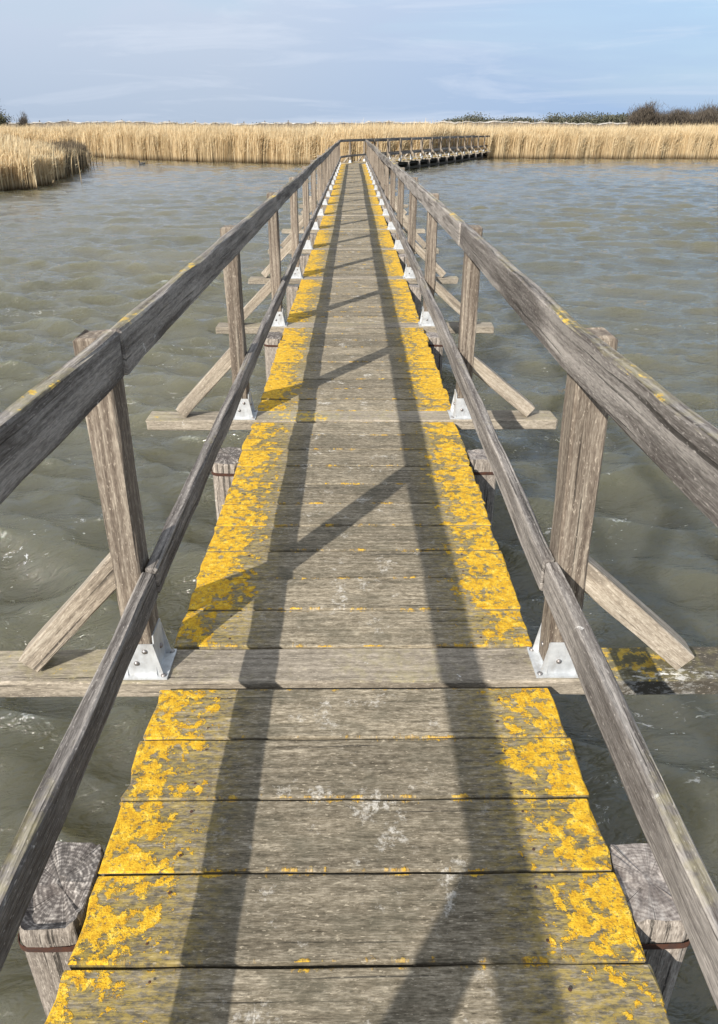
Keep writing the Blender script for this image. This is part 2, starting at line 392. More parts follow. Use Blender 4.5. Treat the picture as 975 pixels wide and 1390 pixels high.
# ------------------------------------------------------------------ footbridge
BEND_Y = 38.3; BEND = R(22.7)
P0 = Vector((0, BEND_Y, 0))
SP1 = 2.22; beams1 = [1.81+SP1*k for k in range(-2, 17)]         # crossbeams on the straight leg (local y)
SP2 = 1.93; beams2 = [1.15+SP2*k for k in range(14)]             # on the bent leg
leg2 = dict(loc=(0, BEND_Y, 0), rotz=-BEND)
leg1 = dict(loc=(0, 0, 0), rotz=0)

bridge = tag(empty('boardwalk', (0, 0, 0)), 'narrow grey plank footbridge with yellow lichen along both edges, running over the water', 'boardwalk')

def planks(y0, y1, leg, label=None):
    mb = MB(); n = max(1, round((y1-y0)/.2015)); d = (y1-y0)/n
    hwL = random.uniform(.592, .602); hwR = random.uniform(.588, .598)
    for i in range(n):
        yc = y0+d*(i+.5)
        l = -(hwL+random.gauss(0, .003)); r = hwR+random.gauss(0, .003)
        z = -.0225+random.gauss(0, .0014)
        near = yc < 7
        timber(mb, [(l, yc+random.gauss(0, .0015), z+random.gauss(0, .0015)), (r, yc+random.gauss(0, .0015), z)], d-.0075, .045, (0, -1, 0), (0, 0, 1), ch=.0035,
               step=.05 if near else .25, jit=.0011, na=4 if near else 1, endj=.0035 if near else 0)
        if yc < 9:
            for nx in (-.42, .42):
                for ny in (-.055, .055):
                    cx, cy, rr = nx+random.gauss(0, .012), yc+ny+random.gauss(0, .008), random.uniform(.003, .0045)
                    mb.add([(cx+rr*math.cos(a*.785), cy+rr*math.sin(a*.785), .0022) for a in range(8)]+[(cx, cy, .0030)], [(a, (a+1) % 8, 8) for a in range(8)], 1)
    return mb.build('deck_section', [M_DECK, M_BAND], bridge, **leg)

def beam(y, leg, ext=1.22):
    mb = MB()
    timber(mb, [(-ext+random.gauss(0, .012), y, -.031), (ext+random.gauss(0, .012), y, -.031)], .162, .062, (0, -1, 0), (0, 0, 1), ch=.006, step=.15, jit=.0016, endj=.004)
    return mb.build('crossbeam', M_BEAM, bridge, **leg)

def stringers(y0, y1, leg):
    for x in (-.42, .42):
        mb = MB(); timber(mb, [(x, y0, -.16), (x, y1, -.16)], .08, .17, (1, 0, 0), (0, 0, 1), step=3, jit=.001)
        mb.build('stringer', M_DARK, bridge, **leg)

def pile(x, y, leg, sx=.15, sy=.19, top=-.005, split=False):
    """squared pile with worn head, end grain and a rusty band"""
    near = (leg is leg1 and y < 8)
    ns = 28 if near else 8
    mb = MB()
    seed = random.uniform(0, 100)
    def prof(a, k):   # superellipse
        c, s = math.cos(a), math.sin(a); e = .32 if near else .5
        return (math.copysign(abs(c)**e, c)*sx/2*k, math.copysign(abs(s)**e, s)*sy/2*k)
    zs = [(-1.3, 1.0), (-.6, 1.0), (-.2, .99), (-.09, .985), (-.045, .98), (-.02, .965), (-.006, .93)]
    lean = random.gauss(0, .01)
    rings = []
    for zi, (z, k) in enumerate(zs):
        ring = []
        for j in range(ns):
            a = 2*math.pi*j/ns
            px, py = prof(a, k)
            r = 1+.025*math.sin(3*a+seed)+.018*math.sin(7*a+seed*2+z*3)+ (random.gauss(0, .006) if near else 0)
            zz = z+top + (random.gauss(0, .003) if zi >= 5 and near else 0) + (.010*math.sin(a+seed) if zi >= 4 else 0)
            ring.append((px*r, py*r+lean*z, zz))
        rings.append(ring)
    V = [p for r_ in rings for p in r_]; F = []
    for i in range(len(rings)-1):
        for j in range(ns):
            F.append((i*ns+j, i*ns+(j+1) % ns, (i+1)*ns+(j+1) % ns, (i+1)*ns+j))
    MI = [0]*len(F)
    # head: concentric rings, dished a little, with a step if split
    base = (len(rings)-1)*ns; prev = base
    for q, kk in enumerate((.75, .45, .15)):
        st = len(V)
        for j in range(ns):
            p = rings[-1][j]; zz = p[2]*kk+(top-.004)*(1-kk)+.003*math.sin(p[0]*kk*70+seed)*math.cos(p[1]*kk*55)
            if split and p[1]*kk < -.005: zz -= .022
            V.append((p[0]*kk, p[1]*kk, zz))
        for j in range(ns): F.append((prev+j, prev+(j+1) % ns, st+(j+1) % ns, st+j)); MI.append(1)
        prev = st
    F.append(tuple(prev+j for j in range(ns))); MI.append(1)
    gc = [(p[2], p[0]+seed, p[1]) for p in V]
    mb.add(V, F, MI, gc, random.random(), .5)
    T = Matrix.Translation(Vector(leg['loc'])) @ Matrix.Rotation(leg['rotz'], 4, 'Z')
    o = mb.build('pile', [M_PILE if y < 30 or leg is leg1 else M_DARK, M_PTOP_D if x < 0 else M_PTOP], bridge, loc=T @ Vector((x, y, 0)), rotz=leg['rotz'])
    if near:
        b = MB(); ri = []
        for z in (-.080, -.064):
            for kk in (1.012, 1.03):
                ri.append([(prof(2*math.pi*j/ns, kk)[0], prof(2*math.pi*j/ns, kk)[1]+lean*z, z+top+.004*math.sin(j*.5+seed)) for j in range(ns)])
        order = [ri[0], ri[1], ri[3], ri[2]]
        VV = [p for r_ in order for p in r_]; FF = []
        for i in range(4):
            for j in range(ns):
                FF.append((i*ns+j, i*ns+(j+1) % ns, ((i+1) % 4)*ns+(j+1) % ns, ((i+1) % 4)*ns+j))
        b.add(VV, FF)
        b.build('band', M_BAND, o)
    return o

# straight leg decks between the crossbeams
for k in range(len(beams1)-1):
    planks(beams1[k]+.081+.004, beams1[k+1]-.081-.026, leg1)
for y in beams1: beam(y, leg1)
planks(beams1[-1]+.085, BEND_Y+.02, leg1)
stringers(-2.6, BEND_Y, leg1)
py = [1.075, 3.47, 5.93, 8.02, 10.15]
while py[-1] < 36: py.append(py[-1]+2.22)
for i, y in enumerate([-1.2]+py):
    pile(-.672, y, leg1, sy=.21 if i < 2 else .19, split=(i == 1), top=-.002 if i != 1 else -.0)
    pile(.672, y, leg1, sx=.145, sy=.215 if i < 2 else .19, top=-.004)
    if True:
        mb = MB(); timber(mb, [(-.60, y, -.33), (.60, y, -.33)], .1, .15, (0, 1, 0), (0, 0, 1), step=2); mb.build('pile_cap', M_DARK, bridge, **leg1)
# bent leg: wedge at the corner then regular bays
mb = MB()
for i in range(3):
    a = -BEND*(i+.5)/3
    c, s = math.cos(a), math.sin(a); piv = Vector((.6, BEND_Y+.02, 0))
    e = piv+Vector((-1.2*c, -1.2*s, 0))
    timber(mb, [(e.x, e.y, -.024-.001*i), (piv.x, piv.y, -.024-.001*i)], .15, .045, (s, -c, 0), (0, 0, 1), ch=.003, step=.3)
mb.build('deck_section', M_DECK, bridge)
planks(.06, beams2[0]-.1, leg2)
for k in range(len(beams2)-1): planks(beams2[k]+.085, beams2[k+1]-.1, leg2)
planks(beams2[-1]+.085, beams2[-1]+1.0, leg2)
for y in beams2: beam(y, leg2)
stringers(.2, beams2[-1]+1, leg2)
for k, y in enumerate(beams2):
    for x in (-.62, .62): pile(x, y-.45, leg2, top=-.10)
    mb = MB(); timber(mb, [(-.60, y-.45, -.33), (.60, y-.45, -.33)], .12, .16, (0, 1, 0), (0, 0, 1), step=2); mb.build('pile_cap', M_DARK, bridge, **leg2)
    if k < len(beams2)-1:
        for x in (-.66, .66):
            mb = MB(); timber(mb, [(x, y-.45, -.42), (x, y-.45+SP2, -.42)], .06, .12, (1, 0, 0), (0, 0, 1), step=2); mb.build('waling', M_DARK, bridge, **leg2)

# ------------------------------------------------------------------ railings
def smooth_walk(n, amp, seed):
    r = np.random.default_rng(seed); a = r.normal(0, 1, n+4)
    a = np.convolve(a, [.25, .5, .25], 'same')[2:-2]
    return (a*amp).tolist()

RAIL_W = .037; RAIL_H = .117; PW = .082; PD = .10

def bracket(parent, sgn, y, x0, leg, near):
    mb = MB(); xc = sgn*(x0+PW/2)
    g = .004
    box(mb, (xc, y, .004), .158, .142, .006)
    # sleeve plates round the post foot, tapering upwards
    h1, h2 = .125, .15
    hw = PW/2+.004; hd = PD/2+.004
    for sy in (-1, 1):
        prism(mb, [(-.066, .007), (.066, .007), (hw, h1), (-hw, h1)], .004, (xc, y+sy*(hd), 0), (1, 0, 0), (0, 0, 1), (0, 1, 0))
    for sx in (-1, 1):
        prism(mb, [(-.06, .007), (.06, .007), (hd-.01, h2), (-hd+.01, h2)], .004, (xc+sx*(hw), y, 0), (0, 1, 0), (0, 0, 1), (1, 0, 0))
    o = mb.build('post_bracket', M_GALV, parent, **leg)
    if near:
        def bolt(c, ax):
            b = MB(); n = 10; ax = Vector(ax); u = ax.orthogonal().normalized(); v = ax.cross(u)
            V = []
            for rr, h in ((.0085, 0), (.0085, .003), (.006, .006), (.0, .0075)):
                for j in range(n):
                    a = 2*math.pi*j/n; V.append(Vector(c)+u*rr*math.cos(a)+v*rr*math.sin(a)+ax*h)
            F = [(i*n+j, i*n+(j+1) % n, (i+1)*n+(j+1) % n, (i+1)*n+j) for i in range(3) for j in range(n)]
            b.add(V, F); b.build('bolt', M_BOLT, o, smooth=True)
        for dx in (-.066, .066):
            for dy in (-.058, .058): bolt((xc+dx, y+dy, .007), (0, 0, 1))
        bolt((xc-.012, y-hd-.002, .055), (0, -1, 0)); bolt((xc+.018, y-hd-.002, .10), (0, -1, 0))
        bolt((xc-sgn*(hw+.002), y+.01, .07), (-sgn, 0, 0))

def railing(side, name, label, ys1, ys2, seed, far_start=None):
    """side -1 left / +1 right"""
    root = tag(empty(name, (side*.65, 0, 0)), label, 'railing', 'railings of the footbridge')
    root_inv = Matrix.Translation((-side*.65, 0, 0))
    def sub(leg): return dict(loc=tuple(root_inv @ Vector(leg['loc'])), rotz=leg['rotz'])
    lat = smooth_walk(len(ys1)+len(ys2)+2, .022, seed); vert = smooth_walk(len(ys1)+len(ys2)+2, .014, seed+50)
    for i in range(4): lat[i] *= .15; vert[i] *= .2
    nodes = []   # world positions of the inner face line at each post
    pts = []
    for li, (ys, leg) in enumerate(((ys1, leg1), (ys2, leg2))):
        T = Matrix.Translation(Vector(leg['loc'])) @ Matrix.Rotation(leg['rotz'], 4, 'Z')
        sl_ = sub(leg)
        for y in ys:
            k = len(pts); dx = lat[k]; dz = vert[k]
            x0 = .622 if side < 0 else .603
            near = li == 0 and y < 9
            px = side*(x0+PW/2)
            lean = dx*.8 if k > 2 else (-.03 if side > 0 and k == 2 else 0.0)
            pw = PW*(1.12 if side > 0 and k == 2 else 1)
            mb = MB(); ht = 1.074+dz*.7+(0 if near else random.gauss(0, .008))
            timber(mb, [(px, y, .012), (px+lean, y+random.gauss(0, .006), ht)], pw, PD, (1, 0, 0), (0, 1, 0), ch=.006, step=.12 if near else .5, jit=.0015, endj=.003 if near else 0)
            mb.build('post', M_POST, root, **sl_)
            # brace from the crossbeam end up to the post
            mb = MB(); bx = side*(1.03+random.gauss(0, .01)); top_z = .40+random.gauss(0, .015)
            p_lo = Vector((bx, y, .028)); p_hi = Vector((side*(x0+PW*.45), y, top_z))
            dr = (p_hi-p_lo).normalized(); upv = Vector((0, 1, 0)).cross(dr)
            # cut feet: extend slightly into the post, foot trimmed flat by a horizontal cap
            timber(mb, [tuple(p_lo), tuple(p_hi)], .085, .075, (0, 1, 0), tuple(upv), ch=.004, step=.1 if near else .4, jit=.0012)
            # flatten the lower end onto the beam
            for q, v in enumerate(mb.v):
                if v[2] < .002: mb.v[q] = (v[0], v[1], .002)
            mb.build('brace', M_BRACE, root, **sl_)
            bracket(root, side, y, x0, sl_, near)
            pts.append((T, Vector((side*(x0-RAIL_W/2), y, 0)), lean, dx, dz))
    # rails as lengths that meet at posts
    def rail(nm, z, hh, offs, mat, bandk):
        W = []
        for k, (T, p, lean, dx, dz) in enumerate(pts):
            q = p.copy(); q.x += lean*z*.9 ; q.z = z+dz*(z/1.0)
            W.append(T @ q)
        if z > .6:
            for q_ in (0, 1): W[q_].z += .022 if side < 0 else .034
        i = 0; seg = bandk
        while i < len(W)-1:
            j = min(len(W)-1, i+seg); seg = 2
            d = (W[min(j, i+1)]-W[i]).normalized()
            path = [W[q].copy() for q in range(i, j+1)]
            inn = (0, .006)[(i//2) % 2]
            for q in range(len(path)): path[q] = path[q] - Vector((side*.65, 0, 0))
            # butt the lengths just past the post, clear of each other
            dd = (path[1]-path[0]).normalized(); de = (path[-1]-path[-2]).normalized()
            path[0] = path[0]-dd*(.035-.003); path[-1] = path[-1]-de*.038
            sgn_side = Vector((dd.y, -dd.x, 0))
            for q in range(len(path)): path[q] = path[q]-sgn_side*side*inn*1.0+Vector((0, 0, random.gauss(0, .0025)))
            mb = MB(); timber(mb, path, RAIL_W*(1 if z > .6 else 1.02), hh, tuple(sgn_side), (0, 0, 1), ch=.005, step=.15 if i < 5 else .6, jit=.0018, wav=.0012, endj=.002)
            mb.build(nm, mat, root)
            i = j
    rail('top_rail', 1.032 if side < 0 else 1.038, RAIL_H, 0, M_RAIL, 3 if side > 0 else 2)
    rail('middle_rail', .337 if side < 0 else .355, .092 if side < 0 else .108, 0, M_MID, 2)
    return root

ysl = [b for b in beams1]; ysl[-1] = beams1[-1]
railing(-1, 'timber_railing', 'left hand weathered grey timber railing of the footbridge, its inner face dark in shade', ysl, [1.15+1.93*k for k in range(14)], 11)
railing(1, 'timber_railing', 'right hand weathered grey timber railing of the footbridge, its inner face lit by the sun', ysl, [1.15+1.93*k for k in range(14)], 23)

# ------------------------------------------------------------------ water
def water_mat():
    g = G('murky_water'); p = g.posn()
    n0 = g.noise(g.scale(p, (.22, .3, 1)), 1, 3, .5)
    col = g.ramp(n0, [(.35, (.080, .077, .047)), (.65, (.106, .099, .061))])
    # foam streaks and flecks
    s = g.sep(p)
    f1 = g.noise(g.scale(p, (1.0, 1.6, 1), (3.1, .4, 0)), .9, 3, .55)
    f2 = g.noise(g.scale(p, (9, 17, 1)), 1, 5, .75, .8)
    foam = g.math('MULTIPLY', g.rng(f1, .55, .68), g.rng(f2, .60, .64))
    fl = g.math('MULTIPLY', g.rng(g.noise(g.scale(p, (16, 32, 1), (1, 7, 0)), 1, 3, .6), .71, .73), g.rng(f1, .42, .6))
    foam = g.math('MAXIMUM', foam, fl)
    foam = g.math('MULTIPLY', foam, g.rng(s[1], 14, 5))
    col = g.mix(g.math('MULTIPLY', foam, .7), col, (.55, .55, .50))
    g.put(g.b.inputs['Base Color'], col)
    g.put(g.b.inputs['Roughness'], g.math('ADD', .06, g.math('MULTIPLY', foam, .5)))
    g.b.inputs['IOR'].default_value = 1.55
    g.b.inputs['Subsurface Weight'].default_value = 1.0; g.b.inputs['Subsurface Radius'].default_value = (1.0, .9, .5); g.b.inputs['Subsurface Scale'].default_value = 2.5
    far = g.rng(s[1], 5, 32)
    def ridged(v, sc, det, off):
        n = N(g.t, 'ShaderNodeTexNoise', noise_type='RIDGED_MULTIFRACTAL', normalize=False); g.put(n.inputs['Vector'], g.scale(v, sc, off)); n.inputs['Scale'].default_value = 1
        n.inputs['Detail'].default_value = det; n.inputs['Roughness'].default_value = .55; n.inputs['Distortion'].default_value = .35; n.inputs['Gain'].default_value = 1.2
        return n.outputs[0]
    rp = N(g.t, 'ShaderNodeMapping'); g.link(p, rp.inputs[0]); rp.inputs['Rotation'].default_value = (0, 0, R(-12)); rp = rp.outputs[0]
    a = ridged(rp, (1.0, 2.3, 1), 3, (0, 0, 0))
    b = ridged(rp, (3.1, 7.5, 1), 3, (5, 2, 0))
    c = g.noise(g.scale(rp, (20, 40, 1)), 1, 4, .65, .4)
    a2 = g.noise(g.scale(rp, (2.4, 4.6, 1), (2, 2, 0)), 1, 4, .62, .5)
    b2 = g.noise(g.scale(rp, (8, 15, 1), (8, 1, 0)), 1, 3, .6, .5)
    nrm = g.bump(a, .8, g.rng(far, 0, 1, .016, .006))
    nrm = g.bump(a2, .9, g.rng(far, 0, 1, .046, .016), nrm)
    nrm = g.bump(b, .9, g.rng(far, 0, 1, .012, .006), nrm)
    nrm = g.bump(b2, 1.0, g.rng(far, 0, 1, .030, .008), nrm)
    nrm = g.bump(c, .9, g.rng(far, 0, 1, .009, .002), nrm)
    g.put(g.b.inputs['Normal'], nrm)
    return g.m
M_WATER = water_mat()

def water():
    ny, nx = 1000, 760
    t = np.linspace(0, 1, ny)
    Y = 2.2*np.exp(t*math.log(84/2.2))-3.6
    u = np.linspace(-1, 1, nx)
    half = 7+1.05*np.maximum(Y, 0)
    X = half[:, None]*np.sign(u)[None, :]*(np.abs(u)[None, :]**1.15)
    YY = np.repeat(Y[:, None], nx, 1)
    cell = np.gradient(Y)[:, None]
    Z = np.zeros_like(X); DX = np.zeros_like(X); DY = np.zeros_like(X)
    r = np.random.default_rng(5)
    for i in range(150):
        lam = .17*(2.6/.17)**r.random()
        th = R(90-12)+r.normal(0, .46)
        k = 2*math.pi/lam; kx, ky = k*math.cos(th), k*math.sin(th)
        A = .0052*(lam/.6)**.88*math.exp(-(lam/2.2)**2)
        fade = np.clip((lam/cell-2.6)/2, 0, 1)
        ph = kx*X+ky*YY+r.uniform(0, 6.28)+.6*np.sin(X*.31+i)+.6*np.sin(YY*.27+i*1.7)
        Z += A*fade*np.cos(ph)
        DX -= .66*A*fade*math.cos(th)*np.sin(ph); DY -= .66*A*fade*math.sin(th)*np.sin(ph)
    gust = (1-.5*np.clip((YY-5)/25, 0, 1))*(.8+.35*np.sin(X*.35+YY*.21+1)*np.sin(YY*.17-X*.11))
    Z *= gust
    print('wave rms', Z.std())
    edge = np.ones_like(Z); edge[0] = 0; edge[-1] = 0; edge[:, 0] = 0; edge[:, -1] = 0
    Vv = np.stack([X+DX*edge, YY+DY*edge, WATER_Z+Z*edge], -1).reshape(-1, 3)
    idx = np.arange(ny*nx).reshape(ny, nx)
    F = np.stack([idx[:-1, :-1], idx[:-1, 1:], idx[1:, 1:], idx[1:, :-1]], -1).reshape(-1, 4)
    c = [idx[0, 0], idx[0, -1], idx[-1, -1], idx[-1, 0]]
    n0 = len(Vv)
    big = np.array([(-400, -300, WATER_Z), (400, -300, WATER_Z), (400, 90, WATER_Z), (-400, 90, WATER_Z)], float)
    Vv = np.vstack([Vv, big])
    # outer skirt: near strip, sides and far strip joined to the grid border
    skirt = [[n0, n0+1]+idx[0, ::-1].tolist(), [n0+1, n0+2]+idx[::-1, -1].tolist(), [n0+2, n0+3]+idx[-1, :].tolist(), [n0+3, n0]+idx[:, 0].tolist()]
    me = bpy.data.meshes.new('water')
    nl = F.size+sum(len(q) for q in skirt)
    me.vertices.add(len(Vv)); me.vertices.foreach_set('co', Vv.astype(np.float32).ravel())
    me.loops.add(nl); me.loops.foreach_set('vertex_index', np.concatenate([F.ravel()]+[np.array(q) for q in skirt]).astype(np.int32))
    starts = list(range(0, F.size, 4)); o = F.size
    for q in skirt: starts.append(o); o += len(q)
    me.polygons.add(len(starts)); me.polygons.foreach_set('loop_start', np.array(starts, np.int32))
    me.update(calc_edges=True); me.validate()
    me.polygons.foreach_set('use_smooth', [True]*len(me.polygons))
    me.materials.append(M_WATER)
    ob = bpy.data.objects.new('water', me); COL.objects.link(ob)
    tag(ob, kind='structure')
water()

# ------------------------------------------------------------------ land and reeds
SHORE = [(-80, 74), (-40, 70), (-23, 66), (-15.3, 58.5), (-9, 54), (-3.8, 51.5), (1.5, 50.0), (5.0, 52.5), (8.5, 58.0), (10.9, 61.0), (18, 60.5), (27, 60.0), (40, 59.5), (80, 58)]
NEAR = [(-60, 20), (-22, 22), (-13.2, 28.3), (-12.6, 30), (-13.3, 34), (-15.0, 40), (-16.2, 46), (-18.0, 51.5), (-19.5, 54), (-26, 60), (-60, 64)]
def land():
    mb = MB()
    n = len(SHORE); V = [(x, y+1.0, WATER_Z-.05) for x, y in SHORE]+[(x*1.0, y+5, WATER_Z+.22) for x, y in SHORE]
    F = [(i, i+1, n+i+1, n+i) for i in range(n-1)]
    b = len(V); far = [(-2500, 4000), (2500, 4000)]
    V += [(-2500, 79, WATER_Z+.22), (-2500, 4000, WATER_Z+.22), (2500, 4000, WATER_Z+.22), (2500, 63, WATER_Z+.22)]
    F.append(tuple([b+1, b]+[n+i for i in range(n)]+[b+3, b+2])[::-1])
    m = len(NEAR); o = len(V); V += [(x-.6, y+.4, WATER_Z+.02) for x, y in NEAR]; F.append(tuple(o+i for i in range(m)))
    mb.add(V, F)
    ob = mb.build('ground', simple('dry_marsh_soil', (.17, .135, .08), .95, .3, .8)); tag(ob, kind='structure')
land()

def reed_mat(name, dark, mid, light):
    g = G(name)
    rn = g.attr('rnd', 'Fac'); gc = g.sep(g.attr('gc'))
    col = g.ramp(rn, [(0, dark), (.5, mid), (1, light)])
    # plumes at the top are paler and the foot of the stems is brown
    col = g.mix(g.rng(gc[2], .22, 0.0), col, (.17, .11, .055))
    p = g.posn()
    n = g.noise(g.scale(p, (.35, .35, .1)), 1, 3, .6)
    col = g.mix(g.rng(n, .45, .7, 0, .35), col, tuple(x*.62 for x in mid))
    g.put(g.b.inputs['Base Color'], col); g.b.inputs['Roughness'].default_value = .8
    g.b.inputs['Specular IOR Level'].default_value = .2
    tr = N(g.t, 'ShaderNodeBsdfTranslucent'); g.link(col, tr.inputs[0])
    ms = N(g.t, 'ShaderNodeMixShader'); ms.inputs[0].default_value = .45; g.link(g.b.outputs[0], ms.inputs[1]); g.link(tr.outputs[0], ms.inputs[2]); g.link(ms.outputs[0], g.out.inputs[0])
    return g.m
M_REED = reed_mat('dry_reed', (.46, .34, .19), (.68, .54, .33), (.86, .74, .50))
M_DREED = reed_mat('dead_rush', (.075, .06, .042), (.16, .125, .085), (.32, .25, .16))

def reeds(name, pos, h, wd, mat, label, cat, group=None, lean=.10, plume=.7):
    """pos (n,3) foot positions; each stem a bent tapering blade crossed by leaves and topped with a plume"""
    n = len(pos)
    az = rng.uniform(0, math.pi, n); sx, sy = np.cos(az), np.sin(az)
    ld = rng.normal(.6, .9, n); la = rng.normal(lean, .06, n)*h      # wind leans the tops to the right
    lx, ly = np.cos(ld*.6)*la, np.sin(ld*.6)*la
    t = np.array([0, .4, .75, 1.0]); wt = np.array([1.0, 1.0, .9, .25]); 
    pl = rng.random(n) < plume
    V = []; GCA = []
    for q in range(4):
        wq = wd*wt[q]*np.where((q == 2) & pl, 1.6, 1.0)
        cx = pos[:, 0]+lx*t[q]**2; cy = pos[:, 1]+ly*t[q]**2; cz = pos[:, 2]+h*t[q]
        for s in (-1, 1):
            V.append(np.stack([cx+s*sx*wq/2, cy+s*sy*wq/2, cz], -1)); GCA.append(np.stack([cx, cy, np.full(n, t[q])], -1))
    V = np.stack(V, 1); GCA = np.stack(GCA, 1)          # n,8,3
    base = (np.arange(n)*8)[:, None, None]
    F = base+np.array([[0, 1, 3, 2], [2, 3, 5, 4], [4, 5, 7, 6]])[None]
    # two leaves per stem
    m = n
    Vs = [V.reshape(-1, 3)]; Gs = [GCA.reshape(-1, 3)]; Fs = [F.reshape(-1, 4)]; off = n*8
    rs = [np.repeat(rng.random(n), 8)]
    for _ in range(2):
        tz = rng.uniform(.3, .85, n); a = rng.uniform(0, 2*math.pi, n); ll = rng.uniform(.18, .42, n)*h*.55
        cx = pos[:, 0]+lx*tz**2; cy = pos[:, 1]+ly*tz**2; cz = pos[:, 2]+h*tz
        ex = cx+np.cos(a)*ll*.45+ll*.25; ey = cy+np.sin(a)*ll*.45; ez = cz+ll*rng.uniform(.2, .9, n)
        wl = wd*.8
        L4 = np.stack([np.stack([cx, cy, cz-wl], -1), np.stack([cx, cy, cz+wl], -1), np.stack([ex, ey, ez+wl*.15], -1), np.stack([ex, ey, ez-wl*.15], -1)], 1)
        g4 = np.stack([np.stack([cx, cy, tz], -1)]*4, 1)
        Vs.append(L4.reshape(-1, 3)); Gs.append(g4.reshape(-1, 3)); rs.append(np.repeat(rng.random(n), 4))
        Fs.append(off+np.arange(n*4).reshape(n, 4)); off += n*4
    Vv = np.concatenate(Vs).astype(np.float32); Ff = np.concatenate(Fs).astype(np.int32); Gg = np.concatenate(Gs).astype(np.float32); rr = np.concatenate(rs).astype(np.float32)
    me = bpy.data.meshes.new(name)
    me.vertices.add(len(Vv)); me.vertices.foreach_set('co', Vv.ravel())
    me.loops.add(Ff.size); me.loops.foreach_set('vertex_index', Ff.ravel())
    me.polygons.add(len(Ff)); me.polygons.foreach_set('loop_start', np.arange(0, Ff.size, 4, dtype=np.int32))
    me.update(calc_edges=True)
    a = me.attributes.new('gc', 'FLOAT_VECTOR', 'POINT'); a.data.foreach_set('vector', Gg.ravel())
    a = me.attributes.new('rnd', 'FLOAT', 'POINT'); a.data.foreach_set('value', rr)
    me.materials.append(mat)
    ob = bpy.data.objects.new(name, me); COL.objects.link(ob)
    tag(ob, label, cat, group, 'stuff')
    return ob

def interp_shore(xs): 
    sx = np.array([p[0] for p in SHORE]); sy = np.array([p[1] for p in SHORE]); return np.interp(xs, sx, sy)
def inside(poly, P):
    c = np.zeros(len(P), bool); n = len(poly)
    for i in range(n):
        x0, y0 = poly[i]; x1, y1 = poly[(i+1) % n]
        cond = ((y0 > P[:, 1]) != (y1 > P[:, 1])) & (P[:, 0] < (x1-x0)*(P[:, 1]-y0)/(y1-y0+1e-9)+x0)
        c ^= cond
    return c
# far bed: dense front edge, thinner behind
n = 230000
xs = rng.uniform(-42, 46, n); dp = np.where(rng.random(n) < .62, rng.exponential(1.4, n), 32*rng.random(n)**1.3)
ragged = .35*np.sin(xs*2.1)+.25*np.sin(xs*5.3+1)+.3*np.sin(xs*.8)
ysr = interp_shore(xs)+dp+ragged*.6-np.where(rng.random(n) < .01, rng.exponential(.25, n), 0)
# keep the walkway corridor clear
wl = (xs)*math.cos(-BEND) + (ysr-BEND_Y)*math.sin(-BEND)      # across coordinate in leg-2 frame
keep = ~((np.abs(xs*math.cos(BEND)-(ysr-BEND_Y)*math.sin(BEND)) < .95) & (ysr < 66))
xs, ysr, dp = xs[keep], ysr[keep], dp[keep]
hh = (1.93+.09*np.sin(xs*.23)+.09*np.sin(xs*.9+ysr*.5)+.07*np.sin(xs*2.7+ysr*1.3)+rng.normal(0, .17, len(xs)))
front = np.clip(dp/1.6, 0, 1); hh *= (.80+.20*front+.10*(1-front)*np.sin(xs*1.3+2*np.sin(xs*.37)))
hh = np.where(rng.random(len(xs)) < .25, hh*rng.uniform(.5, .95, len(xs)), hh)
reeds('reed_bed', np.stack([xs, ysr, np.full(len(xs), WATER_Z)+np.clip(dp*.05, 0, .2)], -1), hh, .026, M_REED,
      'wide belt of dry golden reeds closing off the far side of the water', 'reeds')
# near bed on the left
n = 60000
P = np.stack([rng.uniform(-34, -12, n), rng.uniform(22, 62, n)], -1); P = P[inside(NEAR, P)]
# thin the interior, keep the rim
def rim(P):
    d = np.full(len(P), 1e9)
    for i in range(1, len(NEAR)-1):
        a = np.array(NEAR[i]); b = np.array(NEAR[i+1]); t = np.clip(((P-a)@(b-a))/((b-a)@(b-a)), 0, 1)
        d = np.minimum(d, np.linalg.norm(P-(a+t[:, None]*(b-a)), axis=1))
    return d
r_ = rim(P)
extra = []
for i in range(1, len(NEAR)-2):
    a = np.array(NEAR[i]); b = np.array(NEAR[i+1]); ln = np.linalg.norm(b-a); m = int(ln*480)
    nrmv = np.array([-(b-a)[1], (b-a)[0]])/ln
    t = rng.random(m); d = rng.exponential(.8, m)-.25+.3*np.sin(t*ln*2.3)-np.where(rng.random(m) < .03, rng.exponential(.35, m), 0)
    extra.append(a+t[:, None]*(b-a)+nrmv*d[:, None])
P = np.vstack([P]+extra)
dark = (rng.random(len(P)) < .62) & (rim(P) < 1.5+rng.normal(0, .35, len(P))) & (P[:, 1] > 36.5) & (P[:, 1] < 55) 
hN = 1.90+.10*np.sin(P[:, 0]*.7+P[:, 1]*.3)+rng.normal(0, .15, len(P))
rimd = rim(P); hN *= .58+.42*np.clip(rimd/4.0, 0, 1)+.08*np.sin(P[:, 1]*1.9)
hN *= np.where(P[:, 1] > 40, np.clip(1-(P[:, 1]-40)/24*np.clip(1.6-rimd*.3, .2, 1), .5, 1), 1)
hN = np.where(rng.random(len(P)) < .25, hN*rng.uniform(.5, .95, len(P)), hN)
reeds('reed_bed', np.stack([P[~dark][:, 0], P[~dark][:, 1], np.full((~dark).sum(), WATER_Z)], -1), hN[~dark], .026, M_REED,
      'spur of dry golden reeds reaching into the water on the left', 'reeds')
reeds('rush_clump', np.stack([P[dark][:, 0], P[dark][:, 1], np.full(dark.sum(), WATER_Z)], -1), np.clip(rng.normal(1.0, .22, dark.sum()), .35, 1.6), .03, M_DREED,
      'dark blackish dead rushes at the tip of the left reed spur', 'rushes', plume=0)

